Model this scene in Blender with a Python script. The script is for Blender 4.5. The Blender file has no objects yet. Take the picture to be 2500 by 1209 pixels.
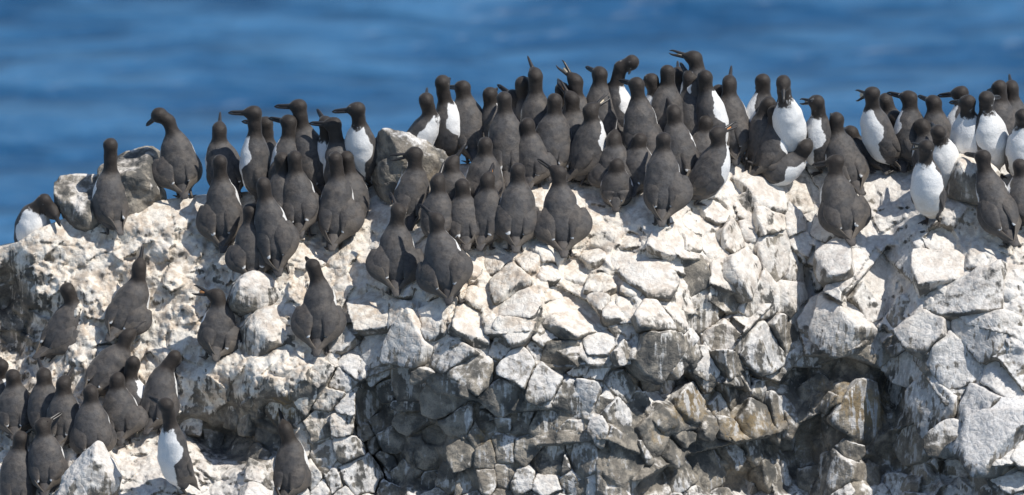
import bpy, math, random
import numpy as np
from mathutils import Vector

# ------------------------------------------------------------------ camera, light, exposure
SC = bpy.context.scene
PITCH = math.radians(20.0)
DIST = 40.0
WIDE = 3.85
K = WIDE / 2500.0
SP, CP = math.sin(PITCH), math.cos(PITCH)
CAM = np.array([0.0, -DIST * CP, DIST * SP])
FWD = np.array([0.0, CP, -SP]); UP = np.array([0.0, SP, CP]); RT = np.array([1.0, 0, 0])

cam_data = bpy.data.cameras.new('camera')
cam = bpy.data.objects.new('camera', cam_data)
SC.collection.objects.link(cam)
cam.location = CAM
cam.rotation_euler = (math.pi / 2 - PITCH, 0, 0)
cam_data.sensor_width = 36.0
cam_data.lens = 36.0 * DIST / WIDE
cam_data.clip_start = 1.0
cam_data.clip_end = 9000.0
cam_data.dof.use_dof = True
cam_data.dof.focus_distance = DIST
cam_data.dof.aperture_fstop = 4.5
SC.camera = cam

SUN = np.array([0.50, -0.15, 0.86]); SUN = SUN / np.linalg.norm(SUN)
world = bpy.data.worlds.new('World'); SC.world = world; world.use_nodes = True
wn = world.node_tree.nodes; wl = world.node_tree.links
wn.clear()
wo = wn.new('ShaderNodeOutputWorld'); wb = wn.new('ShaderNodeBackground'); sky = wn.new('ShaderNodeTexSky')
sky.sky_type = 'NISHITA'; sky.sun_disc = False
sky.sun_elevation = math.asin(SUN[2]); sky.sun_rotation = math.atan2(SUN[0], SUN[1])
sky.air_density = 1.0; sky.dust_density = 0.4; sky.ozone_density = 1.6
wb.inputs['Strength'].default_value = 0.13
wl.new(sky.outputs[0], wb.inputs[0]); wl.new(wb.outputs[0], wo.inputs[0])
sd = bpy.data.lights.new('sun', 'SUN'); sd.energy = 5.0; sd.angle = math.radians(0.5); sd.color = (1.0, 0.955, 0.88)
so = bpy.data.objects.new('sun', sd); SC.collection.objects.link(so)
so.rotation_euler = Vector(SUN).to_track_quat('Z', 'Y').to_euler()
SC.view_settings.view_transform = 'Standard'
SC.view_settings.look = 'None'
SC.view_settings.gamma = 1.0
SC.view_settings.exposure = -0.07
SC.view_settings.use_curve_mapping = False

SEA = -15.0
rng = np.random.default_rng(7)

# ------------------------------------------------------------------ geometry of the place
def ray_pt(u, v, Y):
    """world point seen at photograph position (u, v) on the vertical plane y = Y"""
    u = np.asarray(u, float); v = np.asarray(v, float); Y = np.asarray(Y, float)
    dx = (u - 1250.0) * K; dz = (604.5 - v) * K
    d = np.stack([dx, FWD[1] * DIST + UP[1] * dz + 0 * dx, FWD[2] * DIST + UP[2] * dz + 0 * dx], -1)
    t = (Y - CAM[1]) / d[..., 1]
    return CAM + d * t[..., None]

def to_px(p):
    q = np.asarray(p) - CAM
    w = q @ FWD
    return 1250 + (q @ RT) / w * DIST / K, 604.5 - (q @ UP) / w * DIST / K

_T = np.random.default_rng(3).random(65536)
def _h(i, j, k):
    n = (i * 73856093) ^ (j * 19349663) ^ (k * 83492791)
    return _T[n & 65535]
def vnoise(P, s, off=0.0):
    q = P / s + off + 100.0
    f = np.floor(q); t = q - f; f = f.astype(np.int64)
    t = t * t * (3 - 2 * t)
    i, j, k = f[..., 0], f[..., 1], f[..., 2]
    x, y, z = t[..., 0], t[..., 1], t[..., 2]
    r = 0
    for a in (0, 1):
        for b in (0, 1):
            for c in (0, 1):
                r = r + _h(i + a, j + b, k + c) * (x if a else 1 - x) * (y if b else 1 - y) * (z if c else 1 - z)
    return r * 2 - 1
def fbm(P, s, o=3, off=0.0):
    r = 0; a = 1.0
    for n in range(o):
        r = r + a * vnoise(P, s, off + 17.3 * n); a *= .5; s *= .47
    return r
def worley(P, s, off=0.0):
    q = P / s + off + 100.0
    f = np.floor(q).astype(np.int64)
    d1 = np.full(q.shape[:-1], 9.0); d2 = d1.copy()
    for a in (-1, 0, 1):
        for b in (-1, 0, 1):
            for c in (-1, 0, 1):
                i, j, k = f[..., 0] + a, f[..., 1] + b, f[..., 2] + c
                cx = i + _h(i, j, k); cy = j + _h(i + 7, j, k); cz = k + _h(i, j + 11, k + 3)
                d = np.sqrt((q[..., 0] - cx) ** 2 + (q[..., 1] - cy) ** 2 + (q[..., 2] - cz) ** 2)
                d2 = np.where(d < d1, d1, np.minimum(d2, d)); d1 = np.minimum(d1, d)
    return d1, d2

def chips(P, s, off=0.0):
    """angular relief: every cell is a small tilted plane"""
    q = P / s + off + 100.0
    f = np.floor(q).astype(np.int64)
    best = np.full(q.shape[:-1], 9.0); out = best * 0
    for a in (-1, 0, 1):
        for b in (-1, 0, 1):
            for c in (-1, 0, 1):
                i, j, k = f[..., 0] + a, f[..., 1] + b, f[..., 2] + c
                dx = q[..., 0] - i - _h(i, j, k); dy = q[..., 1] - j - _h(i + 7, j, k); dz = q[..., 2] - k - _h(i, j + 11, k + 3)
                d = dx * dx + dy * dy + dz * dz
                h = (dx * (_h(i + 3, j, k) - .5) + dz * (_h(i, j + 5, k) - .5)) * 1.6 + (_h(i, j, k + 9) - .5) * .5
                m = d < best
                out = np.where(m, h, out); best = np.where(m, d, best)
    return out * s

RIDGE = np.array([(-900, 1250), (-500, 900), (-200, 690), (0, 606), (45, 590), (90, 560), (120, 548), (170, 528), (230, 512), (400, 488), (520, 476),
                  (700, 458), (800, 452), (900, 442), (1000, 412), (1100, 402), (1300, 388), (1500, 372), (1650, 350), (1750, 362),
                  (1900, 392), (2000, 402), (2100, 410), (2200, 408), (2350, 396), (2500, 392), (2900, 430), (3200, 700), (3500, 1150)], float)
def ridge(u): return np.interp(u, RIDGE[:, 0], RIDGE[:, 1])
# steepness of the rock (degrees) at places on it
SLOPE = np.array([
 (50,620,50),(50,800,72),(120,900,40),(60,1050,28),(200,1100,26),(330,1180,22),(250,560,38),(250,700,52),(330,850,50),(480,560,30),(480,700,48),
 (520,850,42),(650,600,24),(650,760,40),(800,600,24),(780,780,42),(640,900,55),(560,980,80),(720,980,78),(560,1150,22),(450,1190,20),(750,1150,62),(800,1000,72),
 (700,480,16),(900,470,20),(1000,600,24),(1100,450,12),(1300,420,9),(1300,520,22),(1150,600,26),(1400,600,28),(1500,480,18),(1600,400,9),(1650,500,24),
 (1000,740,44),(1200,700,38),(1400,720,42),(1300,800,58),(1000,850,68),(1100,1000,80),(1300,1000,76),(1400,1150,68),
 (1600,650,48),(1750,420,16),(1780,560,46),(1900,400,14),(1950,480,50),(1850,620,58),(1700,750,66),(1900,850,70),(1700,1000,72),(1900,1150,66),
 (2100,430,20),(2150,520,40),(2250,450,18),(2250,560,28),(2200,650,58),(2400,450,22),(2450,640,30),(2450,750,45),(2350,800,62),(2200,900,70),(2300,1050,66),(2480,1050,58),(2050,1050,70)], float)
def tanslope(u, v):
    d = ((u[..., None] - SLOPE[:, 0]) ** 2 + (v[..., None] - SLOPE[:, 1]) ** 2)
    w = 1.0 / (d + 1500.0) ** 1.8
    return np.tan(np.radians((w * SLOPE[:, 2]).sum(-1) / w.sum(-1)))
LU = np.arange(-900, 3501, 20.0)
NS = 150
VB = 1420.0
_S = np.linspace(0, 1, NS)
_R = ridge(LU)
_VV = _R[:, None] + (VB - _R[:, None]) * _S[None]
_dY = 1.0 / (SP + tanslope(np.repeat(LU[:, None], NS, 1), _VV) * CP)
_st = (VB - _R)[:, None] * K / (NS - 1)
_YR = 0.55 + 0.06 * np.sin(LU / 260.0)
LY = _YR[:, None] - np.concatenate([np.zeros((len(LU), 1)), np.cumsum((_dY[:, 1:] + _dY[:, :-1]) * .5 * _st, 1)], 1)
def ysm(u, v):
    """depth of the smooth outcrop surface at (u, v)"""
    u = np.asarray(u, float); v = np.asarray(v, float)
    fu = np.clip((u + 900) / 20.0, 0, len(LU) - 1.001); i = fu.astype(int); a = fu - i
    s = np.clip((v - ridge(u)) / (VB - ridge(u)), 0, .9999) * (NS - 1); j = s.astype(int); b = s - j
    return (LY[i, j] * (1 - a) * (1 - b) + LY[i + 1, j] * a * (1 - b) + LY[i, j + 1] * (1 - a) * b + LY[i + 1, j + 1] * a * b)

# hollows (u, v, ru, rv, depth) and humps (negative depth)
HOLES = [(590,1080,110,45,.10),(470,1050,50,30,.06),(25,770,50,110,.10),(10,700,35,50,.06),(110,770,40,40,.03),(1010,1060,100,130,.05),(905,1040,40,110,.07),
         (940,1150,50,80,.10),(1080,1180,70,60,.08),(660,1005,28,40,.06),(840,935,30,70,.03),
         (100,590,75,45,-.04),(620,930,190,60,-.07),(360,540,120,40,-.03),(1610,930,80,55,.10),(1800,1010,60,60,.05),(1860,890,60,50,.04),(2070,900,70,40,.04),
         (1660,1100,100,50,.07),(1930,1130,60,60,.06),(2150,1130,80,50,.08),(2290,1130,90,50,.07),(1780,760,60,40,.04),(1990,690,30,60,.05),(2180,960,26,50,.05),
         (1200,960,50,60,.05),(1350,850,34,60,.03),(1780,1180,90,40,.10),(2330,500,50,50,-.05)]
def yholes(u, v):
    r = 0 * u
    for (a, b, ru, rv, d) in HOLES:
        e = ((u - a) / ru) ** 2 + ((v - b) / rv) ** 2
        r = r + d * np.exp(-e ** 2 * 1.0)
    return r

# ledges: the rock stands proud above each line and is undercut below it
LEDGES = [([(1990,600),(2010,690),(2060,725),(2130,650),(2165,600)],.045,70,90),
          ([(1830,905),(1900,935),(1960,870),(2040,860),(2150,900),(2240,830)],.048,80,90),
          ([(1540,880),(1660,900),(1720,930),(1800,945)],.075,80,110),
          ([(1560,1175),(1680,1110),(1780,1085),(1900,1060),(2050,985)],.075,70,110),
          ([(880,930),(1000,885),(1060,960),(1160,975)],.05,60,120),
          ([(820,900),(850,1000),(900,1080),(960,1200)],.05,60,60),
          ([(1180,990),(1250,1005),(1340,1000)],.04,60,60),
          ([(1340,900),(1480,900),(1560,880)],.03,50,60),
          ([(1300,1090),(1480,1075),(1560,1110)],.035,50,60),
          ([(1700,770),(1790,840),(1890,745)],.05,50,70),
          ([(1200,820),(1290,810)],.03,40,50),([(850,790),(1010,800),(1100,790)],.03,50,50),
          ([(1640,660),(1720,690),(1790,715)],.02,50,50),
          ([(2310,1110),(2400,1145),(2500,1130)],.06,80,60),
          ([(2190,1050),(2290,1010),(2330,980)],.05,60,80),
          ([(2360,860),(2440,880),(2500,960)],.03,60,60)]
def yledges(u, v):
    r = 0 * u
    for (pl, d, a, b) in LEDGES:
        p = np.array(sorted(pl), float)
        vl = np.interp(u, p[:, 0], p[:, 1])
        w = np.clip((u - p[0, 0] + 25) / 30, 0, 1) * np.clip((p[-1, 0] + 25 - u) / 30, 0, 1)
        s = v - vl
        r = r + w * d * 1.35 * np.where(s > 0, np.exp(-np.maximum(s, 0) / b) * np.clip(s / 6, 0, 1), -.55 * np.exp(-np.maximum(-s, 0) / a))
    return r

# the big blocks the cliff is broken into: place, size, sideways tilt, upward tilt, how far proud
BLOCKS = [(1590,700,100,.1,.45,.02),(1400,790,90,.15,.5,.0),(1600,850,80,.1,-.1,.035),(1850,690,120,.25,.15,.02),(1690,675,50,-.6,-.1,-.02),(2061,640,70,.2,.3,.04),
 (2150,700,85,.35,.1,.0),(2045,810,80,.1,.2,.05),(2085,900,70,.1,-.2,.0),(2250,780,100,.3,.2,.02),(2380,680,110,.15,.3,.0),(2330,890,90,.3,.1,.02),(2210,970,80,-.25,.0,-.02),
 (2421,1060,110,.25,.35,.05),(2099,1010,80,.15,-.1,.0),(1870,850,80,.4,-.1,.04),(1844,1010,90,.2,.1,.03),(1690,985,75,.1,.35,.01),(1720,1130,90,.0,.3,.02),(1950,1120,90,.15,.0,.0),
 (1520,1110,80,.2,.1,.02),(1400,1110,70,.1,.0,.02),(1410,985,75,.1,-.15,.01),(1320,900,70,.3,.2,.01),(1235,965,70,.35,-.1,.03),(1157,900,70,-.1,.2,.02),(1001,850,75,.1,.1,.04),
 (1040,945,80,.35,-.2,.02),(1010,1080,90,.3,.1,-.02),(1180,1085,80,.0,.2,.0),(1300,1090,70,.0,.1,.02),(920,870,60,-.2,.2,.0),(900,1080,60,.3,.0,.0),(1250,750,80,.0,.35,.03),
 (1100,770,80,.1,.3,.0),(950,760,70,-.2,.3,.02),(1780,790,55,-.35,-.2,-.03),(1910,490,90,.15,.1,.02),(2200,1120,80,.2,.1,.0),(2320,1150,80,-.3,.0,-.02),(1450,690,80,-.2,.3,.0),
 (1600,1190,80,.2,.2,.0),(1700,560,80,.1,.3,.0),(1980,580,60,-.1,.2,.02),(2230,620,80,.2,.3,.0),(1810,1170,70,.2,-.2,-.03),(2040,1160,80,.1,.1,.02),(700,1060,70,-.1,.1,.0),(800,1120,70,.2,.1,.0),(780,960,60,.1,.2,.0)]
BK = np.array(BLOCKS)
def block_of(u, v):
    d = (u[..., None] - BK[:, 0]) ** 2 + (v[..., None] - BK[:, 1]) ** 2 - BK[:, 2] ** 2
    return d.argmin(-1)
def yblocks(u, v, b=None):
    u = np.asarray(u, float); v = np.asarray(v, float)
    b = block_of(u, v) if b is None else b
    du = (u - BK[b, 0]) * K; dv = (BK[b, 1] - v) * K
    far = np.sqrt(du ** 2 + dv ** 2) / (BK[b, 2] * K)
    w = np.clip(1.9 - far, 0, 1) * np.clip((v - ridge(u) - 40) / 120, 0, 1)
    return -w * (BK[b, 5] - .80 * (BK[b, 3] * du + BK[b, 4] * dv))

STONES = """520,1055,34 585,1085,38 650,1055,32 560,1020,26 625,1115,28 470,1030,28 690,1015,30 610,1035,24 907,767,45 962,765,32 1053,778,40 1089,759,20 1152,793,48 1172,720,30 1250,694,45 1261,746,50 1250,798,45 1001,845,52 923,861,40 1100,871,45
1157,913,50 1230,845,28 1297,856,22 1266,902,48 1318,939,42 1375,861,42 1235,965,45 928,913,28 944,944,25 1006,928,48 1084,965,45 1120,1022,35 897,985,30
928,1032,28 954,1074,30 1183,1027,28 1235,1027,24 1282,1022,35 1339,1027,40 1162,1064,24 1131,1115,28 1183,1120,28 1287,1095,26 1344,1120,36 1401,975,42
1401,1048,36 1412,1105,30 1432,902,28 1401,1162,25 1188,1173,30 1230,1168,26 1141,1178,30 1282,1178,28 1334,1183,28 881,1157,42 886,1058,16 907,1090,16
938,1131,18 1214,632,35 1339,668,25 1401,668,35 1522,630,28 1463,694,28 1447,630,25 1618,592,28 1592,683,55 1694,667,50 1398,785,60 1506,759,34 1516,807,28
1457,834,42 1447,904,35 1522,866,28 1597,785,50 1608,861,58 1645,780,30 1688,839,25 1720,748,45 1812,673,60 1785,737,25 1849,726,52 1769,823,35 1801,796,22
1704,871,22 1726,904,38 1774,888,28 1817,925,30 1785,957,33 1522,941,32 1516,1016,36 1420,973,40 1635,952,26 1678,984,50 1597,1054,46 1780,1049,32 1726,1038,24
1844,1022,48 1898,1006,40 1865,850,60 1919,828,48 1887,614,48 1930,650,38 1430,1118,42 1527,1129,50 1500,1085,25 1720,1135,52 1790,1108,28 1844,1097,34
1672,1167,35 1575,1177,38 1796,1172,40 1887,1161,40 1382,1129,20 1447,1188,30 1935,1070,35 1954,592,36 1932,732,45 2061,640,52 2179,603,38 2152,683,60
2128,742,40 2201,737,35 2249,721,35 2297,651,40 2356,662,35 2356,726,45 2244,667,30 2045,802,65 2142,828,38 2190,775,30 2056,877,50 2104,871,38 2249,818,42
2297,834,35 2206,877,45 2330,882,50 2383,818,48 2437,807,28 2421,882,32 2469,925,45 2190,968,50 2276,990,48 2383,984,45 2351,1016,30 2099,1006,58 2034,1043,40
1943,920,38 1986,957,40 1932,1016,38 1975,1092,48 2142,1097,38 2222,1070,42 2276,1124,36 2319,1070,34 2421,1076,62 2469,1006,35 2050,1156,45 1981,1178,35
2126,1161,22 2254,1172,35 2185,1183,25 2356,1188,22 2383,1161,40 2469,1172,35 1921,1172,30 2410,694,30 1867,477,52 1959,473,50 1997,442,33 2008,510,28
1822,507,26 1742,518,28 1883,536,42 1943,545,38 1540,590,20 1290,640,26 1150,655,24 1350,720,30 1460,745,24 1545,700,20 1690,590,24 1740,600,30 1790,580,34
1830,560,24 2000,560,34 1990,620,30 1985,780,45 1960,860,40 2240,600,30 2300,590,26 2120,610,26 2310,770,32 2400,760,30 1340,960,22 1060,700,26 1120,690,22
980,700,26 1040,920,20 860,890,26 830,930,28 850,990,24 862,800,22 1470,980,22 1560,990,22 1590,930,22 1640,1100,24 1570,1105,24 1660,900,20 1840,960,26
1880,930,26 2020,990,24 2240,920,24 2290,920,26 2120,940,20 2340,940,26 2440,1130,24 2060,1210,30 1850,1200,26 1700,1210,30 1600,1225,30 1500,1220,30 2160,1225,28
2320,1220,30 2420,1220,34 2510,1100,40 2510,850,36 2500,1225,34 1230,1220,30 1310,1225,30 1150,1225,26 1060,1225,30 960,1200,28 1040,1120,28 1010,1030,30 1060,1060,26 990,1160,28 1100,1170,24 1000,980,26"""
ST = [tuple(float(q) for q in s.split(',')) for s in STONES.split()]
# small stones fill what is left between them
def stone_zone(u, v):
    lim = np.interp(u, [600, 640, 700, 760, 800, 860, 1150, 1450, 1600, 1800, 2000, 2060, 2300, 2440, 2520], [1300, 1130, 1010, 930, 900, 780, 660, 610, 580, 490, 440, 590, 600, 680, 760])
    return v > lim
r2 = np.random.default_rng(21)
for _ in range(9000):
    u = r2.uniform(600, 2540); v = r2.uniform(420, 1250)
    if not stone_zone(u, v): continue
    ok = True; best = 99
    for (a, b, r) in ST:
        d = math.hypot(u - a, v - b) - r * .92
        if d < best:
            best = d
            if d < 22: ok = False; break
    if ok: ST.append((u, v, min(30, best + 4)))
rk = np.random.default_rng(77)
ST = [q for i, q in enumerate(ST) if not (q[0] > 2090 and q[1] < 1130 and q[2] < 39 and rk.random() < .80)]
NHAND = sum(1 for q in ST if float(q[0]).is_integer() and float(q[1]).is_integer())
ST = np.array(ST); ST[:, 2] *= np.where((ST[:, 0] > 2090) & (ST[:, 1] < 1130), 1.22, 1.0); ST[:NHAND, 2] *= np.where(ST[:NHAND, 2] > 38, 1.14, 1.0)
SU, SV, SR = ST[:, 0], ST[:, 1], ST[:, 2]
def stone_mask(u, v):
    m = np.zeros(np.shape(u))
    for (a, b, r) in ST:
        d = np.sqrt((u - a) ** 2 + (v - b) ** 2) / r
        m = np.maximum(m, np.clip((1.28 - d) / .25, 0, 1))
    return m

GUANO_SHADE = [(1150,1080,230,130,-.22),(1750,1120,250,90,-.12),(1000,620,260,120,.35),(1400,650,250,100,.30),(1020,1070,110,130,-.5),(1180,1080,160,120,-.3),(580,1080,120,60,-.8),(30,780,60,110,-.8),(120,700,60,60,-.2),  # guano cover; many negative entries also paint the shade of hollows and undercut faces
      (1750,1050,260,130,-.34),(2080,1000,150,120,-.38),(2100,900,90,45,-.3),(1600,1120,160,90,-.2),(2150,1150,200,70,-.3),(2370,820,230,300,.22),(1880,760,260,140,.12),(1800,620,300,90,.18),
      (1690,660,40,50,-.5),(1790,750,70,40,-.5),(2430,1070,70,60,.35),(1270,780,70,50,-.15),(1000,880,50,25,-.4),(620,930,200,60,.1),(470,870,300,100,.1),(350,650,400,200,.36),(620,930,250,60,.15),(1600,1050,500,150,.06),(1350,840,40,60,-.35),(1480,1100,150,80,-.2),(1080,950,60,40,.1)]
def guano(u, v):
    g = .62 + 0 * u
    for (a, b, ru, rv, d) in GUANO_SHADE:
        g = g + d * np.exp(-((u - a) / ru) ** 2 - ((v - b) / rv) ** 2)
    return g
LI = [(1690,985,60,45,.9),(1800,1050,50,40,.8),(2110,1000,70,60,1.0),(1880,1030,60,40,.5),(1610,1060,50,40,.5),(1180,1070,50,40,.5),(1260,1000,60,60,.25),(2000,950,70,50,.4),(1780,1150,90,40,.35),(2230,1080,60,40,.25),(690,1000,40,40,.8),(1970,1100,60,40,.35),(2150,1150,100,50,.3),(1500,1150,60,40,.2)]
def lichen(u, v):
    g = 0 * u
    for (a, b, ru, rv, d) in LI:
        g = g + d * np.exp(-((u - a) / ru) ** 2 - ((v - b) / rv) ** 2)
    return g
def sandy(u, v):
    """1 where the rock carries cream coloured packed dirt, 0 where it is bare grey and white"""
    g = np.clip(1.0 - (u - 1250) / 1500.0, .42, 1)
    g = g * np.clip((900 - v) / 160.0 + .15, .28, 1)
    g = np.maximum(g, np.clip((900 - u) / 150, 0, 1) * np.clip((1260 - v) / 200, .3, 1))
    g = np.maximum(g, np.exp(-((u - 1420) / 260) ** 2 - ((v - 560) / 130) ** 2) * 1.0)
    g = np.maximum(g, np.exp(-((u - 2440) / 150) ** 2 - ((v - 560) / 170) ** 2) * .95)
    return g
def rough_amp(u, v):
    a = np.interp(u, [0, 700, 900, 1500, 2500], [1, 1, .7, .6, .7])
    return a * np.clip((v - ridge(u)) / 60.0 + .4, .4, 1)

def yfull(u, v, mask=None):
    """depth of the finished bare rock at (u, v)"""
    y0 = ysm(u, v)
    P = ray_pt(u, v, y0)
    A = rough_amp(u, v)
    knob = fbm(P, .16, 4) * .024
    d1, d2 = worley(P, .085)
    e1, e2 = worley(P * np.array([1, 1, 1.25]), .036, 5.0)
    crack = np.clip(1 - (d2 - d1) / .10, 0, 1) * np.clip(vnoise(P, .13, 4.0) * 3, 0, 1)
    Q = P + .012 * np.stack([vnoise(P, .05, 1.0), vnoise(P, .05, 2.0), vnoise(P, .05, 3.0)], -1)
    g1, g2 = worley(P + .02 * vnoise(P, .06)[..., None], .23, 9.0)
    bigc = np.clip(1 - (g2 - g1) / .05, 0, 1) * np.clip(vnoise(P, .3, 8.0) * 3, 0, 1)
    rel = knob - .018 * (.5 - np.minimum(d1, 1)) - .007 * (.5 - e1) + crack * .006 + bigc * .016 + fbm(P, .03, 2, 3.0) * .003 + .42 * chips(Q, .10, 2.0) + .34 * chips(Q, .036, 6.0)
    flat = np.clip((v - ridge(u) - 0) / 110, .35, 1)
    m = stone_mask(u, v) if mask is None else mask
    return y0 + yholes(u, v) + yledges(u, v) + np.where(m > .02, yblocks(u, v), 0) * m + A * flat * rel * (1 - .5 * m) + m * .009

# ------------------------------------------------------------------ materials
class NT:
    def __init__(s, name):
        s.m = bpy.data.materials.new(name); s.m.use_nodes = True
        s.n = s.m.node_tree.nodes; s.l = s.m.node_tree.links
        s.p = s.n['Principled BSDF']
    def node(s, t, **kw):
        x = s.n.new(t)
        for k, v in kw.items(): setattr(x, k, v)
        return x
    def put(s, sock, v):
        if hasattr(v, 'links'): s.l.new(v, sock)
        else: sock.default_value = v
    def math(s, op, a, b=0.0, c=None, clamp=False):
        x = s.node('ShaderNodeMath', operation=op, use_clamp=clamp)
        s.put(x.inputs[0], a); s.put(x.inputs[1], b)
        if c is not None: s.put(x.inputs[2], c)
        return x.outputs[0]
    def noise(s, vec, scale, detail=3.0, rough=.55, dist=0.0):
        x = s.node('ShaderNodeTexNoise'); s.put(x.inputs['Vector'], vec)
        x.inputs['Scale'].default_value = scale; x.inputs['Detail'].default_value = detail
        x.inputs['Roughness'].default_value = rough; x.inputs['Distortion'].default_value = dist
        return x.outputs['Fac']
    def vscale(s, vec, sc):
        x = s.node('ShaderNodeVectorMath', operation='MULTIPLY'); s.put(x.inputs[0], vec); x.inputs[1].default_value = sc
        return x.outputs[0]
    def mix(s, f, a, b):
        x = s.node('ShaderNodeMix', data_type='RGBA'); s.put(x.inputs[0], f)
        for i, v in ((6, a), (7, b)): s.put(x.inputs[i], v if hasattr(v, 'links') else (*v, 1.0))
        return x.outputs[2]
    def ramp(s, v, lo, hi, a=0.0, b=1.0):
        x = s.node('ShaderNodeMapRange', interpolation_type='SMOOTHSTEP'); s.put(x.inputs[0], v)
        for i, q in ((1, lo), (2, hi), (3, a), (4, b)): x.inputs[i].default_value = q
        return x.outputs[0]
    def attr(s, name):
        return s.node('ShaderNodeAttribute', attribute_name=name).outputs['Fac']
    def bump(s, h, strength, dist, nrm=None):
        x = s.node('ShaderNodeBump'); s.put(x.inputs['Height'], h)
        x.inputs['Strength'].default_value = strength; x.inputs['Distance'].default_value = dist
        if nrm is not None: s.put(x.inputs['Normal'], nrm)
        return x.outputs[0]

def rock_material():
    t = NT('guano_streaked_rock')
    geo = t.node('ShaderNodeNewGeometry')
    pos = geo.outputs['Position']
    sep = t.node('ShaderNodeSeparateXYZ'); t.put(sep.inputs[0], geo.outputs['Normal'])
    up = sep.outputs['Z']
    big = t.noise(pos, 5.0, 4); mid = t.noise(pos, 17.0, 6, .62); fine = t.noise(pos, 70.0, 5, .65); grit = t.noise(pos, 220.0, 3, .6)
    streak = t.noise(t.vscale(pos, (55, 40, 3.2)), 1.0, 4, .6, .25)
    streak2 = t.noise(t.vscale(pos, (22, 16, 1.4)), 1.0, 3, .55, .3)
    g = t.attr('guano'); sand = t.attr('sand'); li = t.attr('lichen')
    sc = t.math('MULTIPLY_ADD', up, .62, g)
    sc = t.math('MULTIPLY_ADD', t.math('SUBTRACT', mid, .5), 1.15, sc)
    sc = t.math('MULTIPLY_ADD', t.math('SUBTRACT', fine, .5), .5, sc)
    steep = t.ramp(up, .75, .35)
    sv = t.math('ADD', t.math('MULTIPLY', t.math('SUBTRACT', streak, .5), 2.9), t.math('MULTIPLY', t.math('SUBTRACT', streak2, .5), 2.6))
    sc = t.math('MULTIPLY_ADD', sv, steep, sc)
    white = t.ramp(sc, .55, .95)
    white = t.math('MULTIPLY', white, t.ramp(sand, .0, 1.0, .93, .97))
    stone = t.mix(t.ramp(big, .35, .65), (.090, .088, .082), (.215, .190, .158))
    stone = t.mix(t.ramp(mid, .42, .62), stone, (.32, .285, .235))
    stone = t.mix(t.math('MULTIPLY', t.ramp(grit, .5, .62), .3), stone, (.05, .05, .048))
    lm = t.math('MULTIPLY', t.ramp(t.math('ADD', t.math('MULTIPLY', li, .35), t.noise(pos, 30.0, 6, .7)), .60, .80), t.ramp(li, .05, .5))
    stone = t.mix(t.math('MULTIPLY', lm, .45), stone, (.30, .200, .075))
    cold = t.mix(t.ramp(fine, .35, .65), (.56, .545, .53), (.80, .785, .765))
    cold = t.mix(t.math('MULTIPLY', t.ramp(streak, .46, .60), t.math('MULTIPLY', steep, .85)), cold, (.33, .335, .34))
    warm = t.mix(t.ramp(t.noise(pos, 26.0, 6, .66), .38, .60), (.54, .45, .36), (.80, .74, .65))
    warm = t.mix(t.math('MULTIPLY', t.ramp(t.noise(pos, 9.0, 5, .6), .5, .66), .6), warm, (.80, .77, .71))
    warm = t.mix(t.math('MULTIPLY', t.ramp(grit, .56, .68), .35), warm, (.34, .28, .22))
    wc = t.mix(sand, cold, warm)
    col = t.mix(white, stone, wc)
    t.l.new(col, t.p.inputs['Base Color'])
    t.p.inputs['Roughness'].default_value = .88
    t.p.inputs['Specular IOR Level'].default_value = .25
    h = t.math('ADD', t.math('MULTIPLY', mid, 1.0), t.math('ADD', t.math('MULTIPLY', fine, .55), t.math('MULTIPLY', grit, .22)))
    vor = t.node('ShaderNodeTexVoronoi', feature='DISTANCE_TO_EDGE'); t.put(vor.inputs['Vector'], pos); vor.inputs['Scale'].default_value = 24.0
    h = t.math('MULTIPLY_ADD', t.ramp(vor.outputs['Distance'], 0.0, .07), .12, h)
    warped = t.node('ShaderNodeVectorMath', operation='ADD')
    nz = t.node('ShaderNodeTexNoise'); t.put(nz.inputs['Vector'], pos); nz.inputs['Scale'].default_value = 30.0
    sc3 = t.vscale(nz.outputs['Color'], (.03, .03, .03)); t.put(warped.inputs[0], pos); t.put(warped.inputs[1], sc3)
    v2 = t.node('ShaderNodeTexVoronoi', feature='F1'); t.put(v2.inputs['Vector'], warped.outputs[0]); v2.inputs['Scale'].default_value = 42.0
    h = t.math('MULTIPLY_ADD', v2.outputs['Distance'], -.55, h)
    t.l.new(t.bump(h, .62, .012), t.p.inputs['Normal'])
    return t.m
M_ROCK = rock_material()

def sea_material():
    t = NT('sea_water')
    tc = t.node('ShaderNodeNewGeometry').outputs['Position']
    w1 = t.noise(t.vscale(tc, (.38, .95, 1)), 1.0, 2, .5, .3)
    w2 = t.noise(t.vscale(tc, (1.0, 2.7, 1)), 1.0, 3, .55, .3)
    w3 = t.noise(t.vscale(tc, (4.0, 9.0, 1)), 1.0, 3, .6)
    h = t.math('ADD', t.math('MULTIPLY', w1, .85), t.math('ADD', t.math('MULTIPLY', w2, .27), t.math('MULTIPLY', w3, .02)))
    t.l.new(t.bump(h, 1.0, 1.0), t.p.inputs['Normal'])
    t.l.new(t.mix(t.ramp(t.math('ADD', t.math('MULTIPLY', w1, .5), t.math('MULTIPLY', w2, .5)), .38, .62), (.013, .072, .170), (.048, .146, .280)), t.p.inputs['Base Color'])  # light and dark wave bands painted into the base colour
    t.p.inputs['Roughness'].default_value = .42
    t.p.inputs['Specular IOR Level'].default_value = .30
    t.p.inputs['IOR'].default_value = 1.333
    return t.m
M_SEA = sea_material()

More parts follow.
